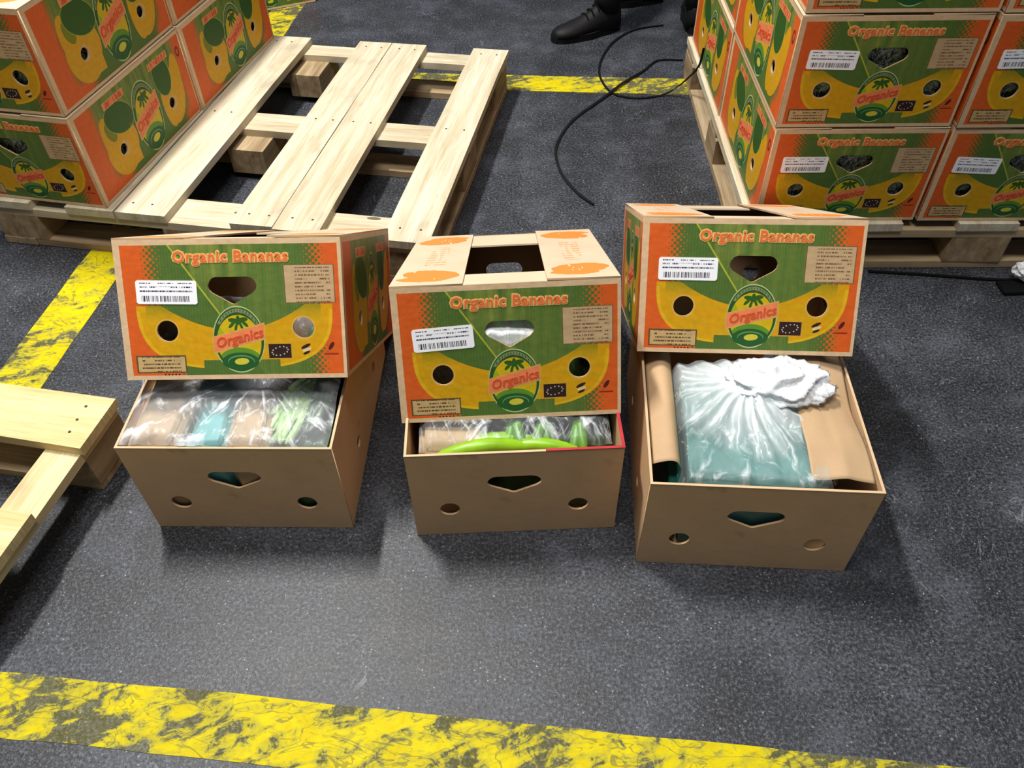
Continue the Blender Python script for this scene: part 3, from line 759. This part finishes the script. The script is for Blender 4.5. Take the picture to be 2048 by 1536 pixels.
in_base('L', 'plastic_bag', film(-.187, .004, .184, .36, zL, 90, 80, .008, 1, .010), MAT['film_fan'], 'crinkled clear plastic bag covering the contents of the left box', 'bag', 'clear plastic bags')
# middle base
in_base('M', 'paper_wrapped_parcel', lump(-.172, .030, .006, -.050, .34, .222, .005, 11, 8), MAT['kraft_paper'], 'brown paper parcel at the left end of the middle box', 'parcel', 'paper parcels')
bunch('M', 'bright lime green bananas along the front of the middle box', MAT['lime'],
      [((-.055, .026, .214), .10, .19, .014, .004, .018, 1), ((.050, .030, .208), -.12, .16, .013, .006, .014, 1), ((-.03, .056, .198), .02, .18, .014, .005, .014, 1)], 'banana bunches')
bunch('M', 'green bananas under plastic at the right of the middle box', MAT['green'],
      [((-.01+.030*(i % 6), .105+.075*(i//6)+rb.uniform(-.01, .01), .207+rb.uniform(-.004, .006)), 1.45+rb.uniform(-.2, .2), .15, .013, .012, .012, 1 if i % 2 else -1) for i in range(18)], 'banana bunches')
in_base('M', 'greens_sack', lump(-.044, .045, .006, .184, .42, .192, .006, 12, 9), MAT['darkg'], 'dark green sack low under the bananas of the middle box', 'sack')
def zM(x, y): return .2330 + min(.008, max(0, y-.045)*.4) + max(0, y-.12)*.30 + .004*noise.noise(Vector((x*9, y*9, 4)))
in_base('M', 'plastic_bag', film(-.172, .034, .178, .26, zM, 90, 70, .006, 5, .02), MAT['film_dark'], 'clear plastic bag stretched over the greens of the middle box', 'bag', 'clear plastic bags')
in_base('M', 'plastic_bag', film(-.10, .150, .10, .30, lambda x, y: .355 + .03*math.cos(x*14), 40, 30, .012, 8, .10), MAT['film_white'], 'white plastic bag seen through the handle hole of the middle lid', 'bag', 'clear plastic bags')
# right base
in_base('R', 'teal_wrapped_parcel', lump(-.118, .014, .006, .112, .30, .236, .007, 9, 11, 12), MAT['teal'], 'large pale teal parcel inside the knotted plastic bag', 'parcel', 'teal parcels')
in_base('R', 'teal_wrapped_parcel', lump(-.150, .03, .006, -.124, .33, .200, .004, 12, 12), MAT['teal_d'], 'dark teal parcel edge left of the knotted bag', 'parcel', 'teal parcels')
def zR(x, y):
    r = math.hypot(x+.01, y-.215); th = math.atan2(y-.215, x+.01)
    return .2475 + .030*math.exp(-(r/.09)**2) + .004*math.sin(th*17+noise.noise(Vector((x*10, y*10, 0)))*3)*min(1, r/.05) + .004*noise.noise(Vector((x*8, y*8, 2)))
in_base('R', 'plastic_bag', film(-.138, .008, .122, .29, zR, 120, 110, .004, 3, .05), MAT['film_knot'], 'large clear plastic bag knotted at the top over a teal parcel', 'bag', 'clear plastic bags')
def tuft(cx, cy, cz, sx, sy, sz, seed):
    bm = bmesh.new(); bmesh.ops.create_icosphere(bm, subdivisions=5, radius=1)
    for v in bm.verts:
        q = v.co*2.3+Vector((seed, 0, 0)); n1 = 1-abs(noise.noise(q*.8))*.75; n2 = 1-abs(noise.noise(q*1.9))*.22
        v.co = Vector((cx + v.co.x*sx*n1*n2, cy + v.co.y*sy*n1*n2, cz + v.co.z*sz*n1*n2))
    for f in bm.faces: f.smooth = True
    return bm
o = link('plastic_knot', tuft(.050, .228, .270, .112, .066, .036, 3), MAT['film_white']); (x, y), a = BASES['R']
o.location = (x, y, .001); o.rotation_euler = (0, 0, a); tag(o, 'bunched white plastic bag neck under the front edge of the right lid', 'bag', 'clear plastic bags')
def paper(x0, y0, x1, y1, zf, seed):
    def fn(u, v):
        x = x0+(x1-x0)*u; y = y0+(y1-y0)*v
        return Vector((x, y, zf(u, v) + noise.noise(Vector((u*3+seed, v*3, seed)))*.004))
    return grid_bm(24, 40, fn, .0008)
in_base('R', 'brown_paper_sheet', paper(.078, .022, .184, .36, lambda u, v: .258 - .016*max(0, u-.55)*2 + .014*max(0, v-.5) + .006*math.sin(v*9)*(u) - .010*max(0, .2-v)*5*(1-u), 2), MAT['kraft_paper'], 'creased brown paper sheet lying on the right side of the right box', 'paper', 'brown paper sheets')
def fold(u, v):
    return 0
bmf = grid_bm(14, 30, lambda u, v: Vector((-.186+.050*u + .010*math.sin(u*3)*(1-v), .055+.30*v, .232 + .020*math.sin(u*math.pi*.9)-.018*(1-v)*u)), .0008)
in_base('R', 'brown_paper_sheet', bmf, MAT['kraft_paper'], 'narrow folded brown paper strip along the left side of the right box', 'paper', 'brown paper sheets')

# ------------------------------------------------------------------ straps on the floor
def ribbon(name, pts, wd, th, label, tilt=0.4, mat='strap'):
    P = [Vector(p) for p in pts]; out = []
    for i in range(len(P)-1):
        p0 = P[max(i-1, 0)]; p1 = P[i]; p2 = P[i+1]; p3 = P[min(i+2, len(P)-1)]
        for k in range(6):
            t = k/6; out.append(.5*((2*p1)+(p2-p0)*t+(2*p0-5*p1+4*p2-p3)*t*t+(3*p1-p0-3*p2+p3)*t**3))
    out.append(P[-1]); bm = bmesh.new(); rows = []
    for i, p in enumerate(out):
        d = (out[min(i+1, len(out)-1)]-out[max(i-1, 0)]).normalized(); s = d.cross(Vector((0, 0, 1))).normalized(); n = s.cross(d)
        a = tilt*math.sin(i*.11); sd_ = s*math.cos(a)+n*math.sin(a); nn = n*math.cos(a)-s*math.sin(a)
        rows.append([bm.verts.new(p+sd_*wd/2*q[0]+nn*th/2*q[1]) for q in ((-1, -1), (1, -1), (1, 1), (-1, 1))])
    for r0, r1 in zip(rows, rows[1:]):
        for j in range(4): bm.faces.new((r0[j], r0[(j+1) % 4], r1[(j+1) % 4], r1[j]))
    bm.faces.new(rows[0]); bm.faces.new(rows[-1]); bmesh.ops.recalc_face_normals(bm, faces=bm.faces[:])
    o = link(name, bm, MAT[mat]); tag(o, label, 'strap', 'loose packing straps'); return o
z0 = .0045
ribbon('packing_strap', [(.64, 3.25, z0), (.518, 3.208, z0), (.429, 3.109, z0), (.375, 2.987, z0), (.347, 2.871, z0), (.349, 2.771, z0), (.376, 2.681, z0), (.43, 2.645, z0), (.485, 2.640, z0), (.545, 2.655, z0), (.590, 2.650, .030), (.626, 2.600, .100), (.640, 2.56, .155), (.643, 2.55, .215)], .0075, .0028, 'black strap curling in a hook and climbing onto the right pallet', .2)
ribbon('packing_strap', [(.251, 1.992, z0), (.21, 2.052, z0), (.171, 2.147, z0), (.156, 2.243, z0), (.16, 2.328, z0), (.196, 2.436, z0), (.244, 2.522, z0), (.336, 2.635, .007), (.422, 2.744, .010), (.511, 2.851, z0), (.574, 2.931, z0), (.668, 2.93, z0)], .0085, .0028, 'longer black strap arcing from mid floor back to the right pallet', .2)
ribbon('packing_strap', [(.95, 1.655, z0), (1.10, 1.635, z0), (1.276, 1.608, z0), (1.45, 1.60, z0)], .008, .0028, 'straight thin black strap lying before the right pallet', .0)
bm = box_bm(1.262, 1.548, .001, 1.50, 1.598, .010, .002)
tag(link('black_strip', bm, MAT['strap']), 'flat black rubber piece on the floor at the right frame edge', 'rubber strip')
o = link('plastic_scrap', tuft(1.350, 1.600, .040, .060, .035, .034, 8), MAT['film_white']); tag(o, 'crumpled clear plastic scrap at the right pallet, by the frame edge', 'scrap')

# ------------------------------------------------------------------ the two people behind
def skinned(name, verts, edges, radii, parent, mat, sub=2, root=0):
    me = D.meshes.new(name); me.from_pydata([tuple(v) for v in verts], edges, []); me.update()
    o = D.objects.new(name, me); COL.objects.link(o)
    md = o.modifiers.new('skin', 'SKIN'); md.use_smooth_shade = True
    sv = me.skin_vertices[0].data
    for i, r in enumerate(radii):
        r = r if isinstance(r, tuple) else (r, r); sv[i].radius = r; sv[i].use_root = (i == root)
    s = o.modifiers.new('sub', 'SUBSURF'); s.levels = sub; s.render_levels = sub
    bpy.context.view_layer.update()
    m2 = D.meshes.new_from_object(o.evaluated_get(bpy.context.evaluated_depsgraph_get()))
    D.objects.remove(o); D.meshes.remove(me); m2.materials.clear()
    for p in m2.polygons: p.use_smooth = True
    return link(name, m2, mat, parent)
def boot(parent, heel, ang, name='boot'):
    """lofted boot: heel point on the floor, toe along ang, 0.28 m long"""
    secs = []  # (forward, half width, height of top, low)
    bm = bmesh.new(); ca, sa = math.cos(ang), math.sin(ang)
    def P(f, s, z): return Vector((heel[0]+ca*f-sa*s, heel[1]+sa*f+ca*s, z))
    prof = [(-.004, .028, .100), (.010, .036, .118), (.05, .042, .125), (.09, .042, .112), (.13, .043, .088), (.17, .048, .072), (.21, .050, .062), (.25, .044, .055), (.275, .030, .045), (.285, .014, .034)]
    rings = []
    for f, w, h in prof:
        ring = []
        for k in range(10):
            a = math.pi*k/9; ring.append(bm.verts.new(P(f, math.cos(a)*w*(1.0 if k in (0, 9) else .96), .022 + (h-.022)*math.sin(a)**.75)))
        rings.append(ring)
    for r0, r1 in zip(rings, rings[1:]):
        for j in range(9): bm.faces.new((r0[j], r0[j+1], r1[j+1], r1[j]))
        bm.faces.new((r0[9], r0[0], r1[0], r1[9]))
    bm.faces.new(rings[0]); bm.faces.new(rings[-1])
    # shaft
    sh = []
    for z, r, fo in ((.09, .046, .048), (.14, .046, .046), (.19, .048, .044), (.235, .050, .044)):
        sh.append([bm.verts.new(P(fo+r*math.cos(a)*1.12, r*math.sin(a), z)) for a in [2*math.pi*k/12 for k in range(12)]])
    for r0, r1 in zip(sh, sh[1:]):
        for j in range(12): bm.faces.new((r0[j], r0[(j+1) % 12], r1[(j+1) % 12], r1[j]))
    bm.faces.new(sh[0]); bm.faces.new(sh[-1])
    bmesh.ops.recalc_face_normals(bm, faces=bm.faces[:])
    for f in bm.faces: f.smooth = True
    b = link(name, bm, MAT['black'], parent)
    bm = bmesh.new(); n = 20; ol = []
    for k in range(n):
        a = 2*math.pi*k/n; f = .140+.151*math.cos(a); w = (.051 if math.cos(a) > 0 else .043)*(abs(math.sin(a))**.7)*(1 if math.sin(a) > 0 else -1)
        ol.append((f, w))
    for z in (0.001, .026): ol_ = [bm.verts.new(P(f, w, z)) for f, w in ol]; bm.faces.new(ol_)
    vs = list(bm.verts)
    for k in range(n): bm.faces.new((vs[k], vs[(k+1) % n], vs[n+(k+1) % n], vs[n+k]))
    bmesh.ops.recalc_face_normals(bm, faces=bm.faces[:])
    link('sole', bm, MAT['sole'], b)
    bm = bmesh.new()
    for q in range(4):
        f0 = .075+.024*q; zt = .122-.0115*q*1.1
        for k in range(9):
            u = k/8-.5; bmesh.ops.create_cube(bm, size=1, matrix=Matrix.Translation(P(f0, u*.05, zt-.9*u*u*.05)) @ Matrix.Rotation(ang, 4, 'Z') @ Matrix.Diagonal((.005, .008, .004, 1)))
    link('laces', bm, MAT['sole'], b)
    return b
def person(label, hipc, ankles, face, trousers, jacket, toes):
    t = thing('person', label, 'person', (0, 0, 0), 0, 'people behind the boxes')
    h = Vector(hipc); fx = Vector((math.cos(face), math.sin(face), 0)); lt = Vector((-fx.y, fx.x, 0)); up = Vector((0, 0, 1))
    A = [Vector(a) for a in ankles]
    hipL, hipR = h+lt*.09, h-lt*.09
    kn = [((hp+a)/2 + fx*.035) for hp, a in zip((hipL, hipR), A)]
    chest = h+up*.34+fx*.01; neck = h+up*.53; head = h+up*.70+fx*.02
    sh = [chest+up*.11+lt*.18, chest+up*.11-lt*.18]
    el = [sh[0]-up*.28+lt*.04, sh[1]-up*.28-lt*.04]; wr = [el[0]-up*.22+fx*.10, el[1]-up*.22+fx*.10]
    V = [h, hipL, kn[0], A[0], hipR, kn[1], A[1], h+up*.18, chest, neck, head-up*.05, sh[0], el[0], wr[0], sh[1], el[1], wr[1]]
    E_ = [(0, 1), (1, 2), (2, 3), (0, 4), (4, 5), (5, 6), (0, 7), (7, 8), (8, 9), (9, 10), (8, 11), (11, 12), (12, 13), (8, 14), (14, 15), (15, 16)]
    R = [(.12, .09), .075, .050, .036, .075, .050, .036, (.12, .085), (.14, .09), .055, .052, .052, .038, .026, .052, .038, .026]
    for s, i in ((1, 13), (-1, 16)):          # hands: palm, four fingers and a thumb
        w = V[i]; dn = (-up+fx*.35).normalized(); palm = w+dn*.07; V.append(palm); pi_ = len(V)-1; E_.append((i, pi_)); R.append((.032, .016))
        for q, Lf in zip((-1.5, -.5, .5, 1.5), (.060, .074, .070, .055)):
            b = palm+fx*q*.016+dn*.025; m1 = b+dn*Lf*.5-lt*s*.006; m2 = m1+dn*Lf*.45-lt*s*.016
            k0 = len(V); V += [b, m1, m2]; E_ += [(pi_, k0), (k0, k0+1), (k0+1, k0+2)]; R += [.0095, .0088, .0075]
        b = w+dn*.035+fx*.030; m1 = b+dn*.03+fx*.016-lt*s*.01
        k0 = len(V); V += [b, m1]; E_ += [(i, k0), (k0, k0+1)]; R += [.011, .0085]
    skinned('body', V, E_, R, t, MAT['skin'], 2, 0)
    bm = bmesh.new(); bmesh.ops.create_uvsphere(bm, u_segments=28, v_segments=20, radius=1)
    for v in bm.verts:
        c = v.co.copy(); f = c.x
        z = c.z*.118; w = c.y*.076*(1-.22*max(0, -c.z)); d = c.x*.095*(1-.12*max(0, -c.z))
        if f > .8 and abs(c.y) < .22 and -.35 < c.z < .12: d += .018*(1-abs(c.y)/.22)*(1-abs(c.z+.15)/.3)
        if f > .8 and abs(abs(c.y)-.33) < .14 and .0 < c.z < .2: d -= .008
        if f > .8 and abs(c.y) < .3 and -.56 < c.z < -.44: d += .005
        v.co = head + fx*d + lt*w + up*z
    for fc in bm.faces: fc.smooth = True
    hd = link('head', bm, MAT['skin'], t)
    bm = bmesh.new()
    for s in (-1, 1):
        bmesh.ops.create_uvsphere(bm, u_segments=10, v_segments=8, radius=.0105, matrix=Matrix.Translation(head+fx*.079+lt*s*.030+up*.008))
    link('eyes', bm, MAT['eye'], hd)
    bm = bmesh.new()
    for s in (-1, 1):
        bmesh.ops.create_uvsphere(bm, u_segments=10, v_segments=8, radius=.02, matrix=Matrix.Translation(head+lt*s*.077-up*.005) @ Matrix.Diagonal((1, .5, 1.6, 1)))
    link('ears', bm, MAT['skin'], hd)
    bm = bmesh.new(); bmesh.ops.create_uvsphere(bm, u_segments=24, v_segments=16, radius=1)
    bmesh.ops.delete(bm, geom=[v for v in bm.verts if v.co.z < .15 and v.co.x > -.1 or v.co.z < -.35], context='VERTS')
    for v in bm.verts: v.co = head - fx*.006 + fx*v.co.x*.104 + lt*v.co.y*.085 + up*v.co.z*.130
    link('hair', bm, MAT['hair'], hd)
    tv = [h, hipL, kn[0], A[0]+up*.02, hipR, kn[1], A[1]+up*.02, h+up*.10]
    skinned('trousers', tv, [(0, 1), (1, 2), (2, 3), (0, 4), (4, 5), (5, 6), (0, 7)], [(.135, .105), .098, .074, .066, .098, .074, .066, (.135, .10)], t, MAT[trousers])
    jv = [h+up*.02, h+up*.2, chest, neck-up*.03, sh[0], el[0], wr[0], sh[1], el[1], wr[1]]
    skinned('jacket', jv, [(0, 1), (1, 2), (2, 3), (2, 4), (4, 5), (5, 6), (2, 7), (7, 8), (8, 9)], [(.15, .12), (.15, .11), (.17, .12), .07, .075, .058, .045, .075, .058, .045], t, MAT[jacket])
    for a, an in zip(ankles, toes):
        boot(t, (a[0]-math.cos(an)*.048, a[1]-math.sin(an)*.048), an)
    return t
person('person in blue jeans and black boots standing behind the strap loop', (.48, 3.37, .92), ((.62, 3.50, .20), (.405, 3.215, .20)), math.pi+.25, 'jeans', 'navy', (math.pi+.15, math.pi+.42))
person('person in dark trousers standing close behind the right stack', (1.00, 3.34, .92), ((1.12, 3.42, .20), (.755, 3.215, .20)), math.pi*.55, 'navy', 'navy', (math.pi*.55, math.pi*.45))
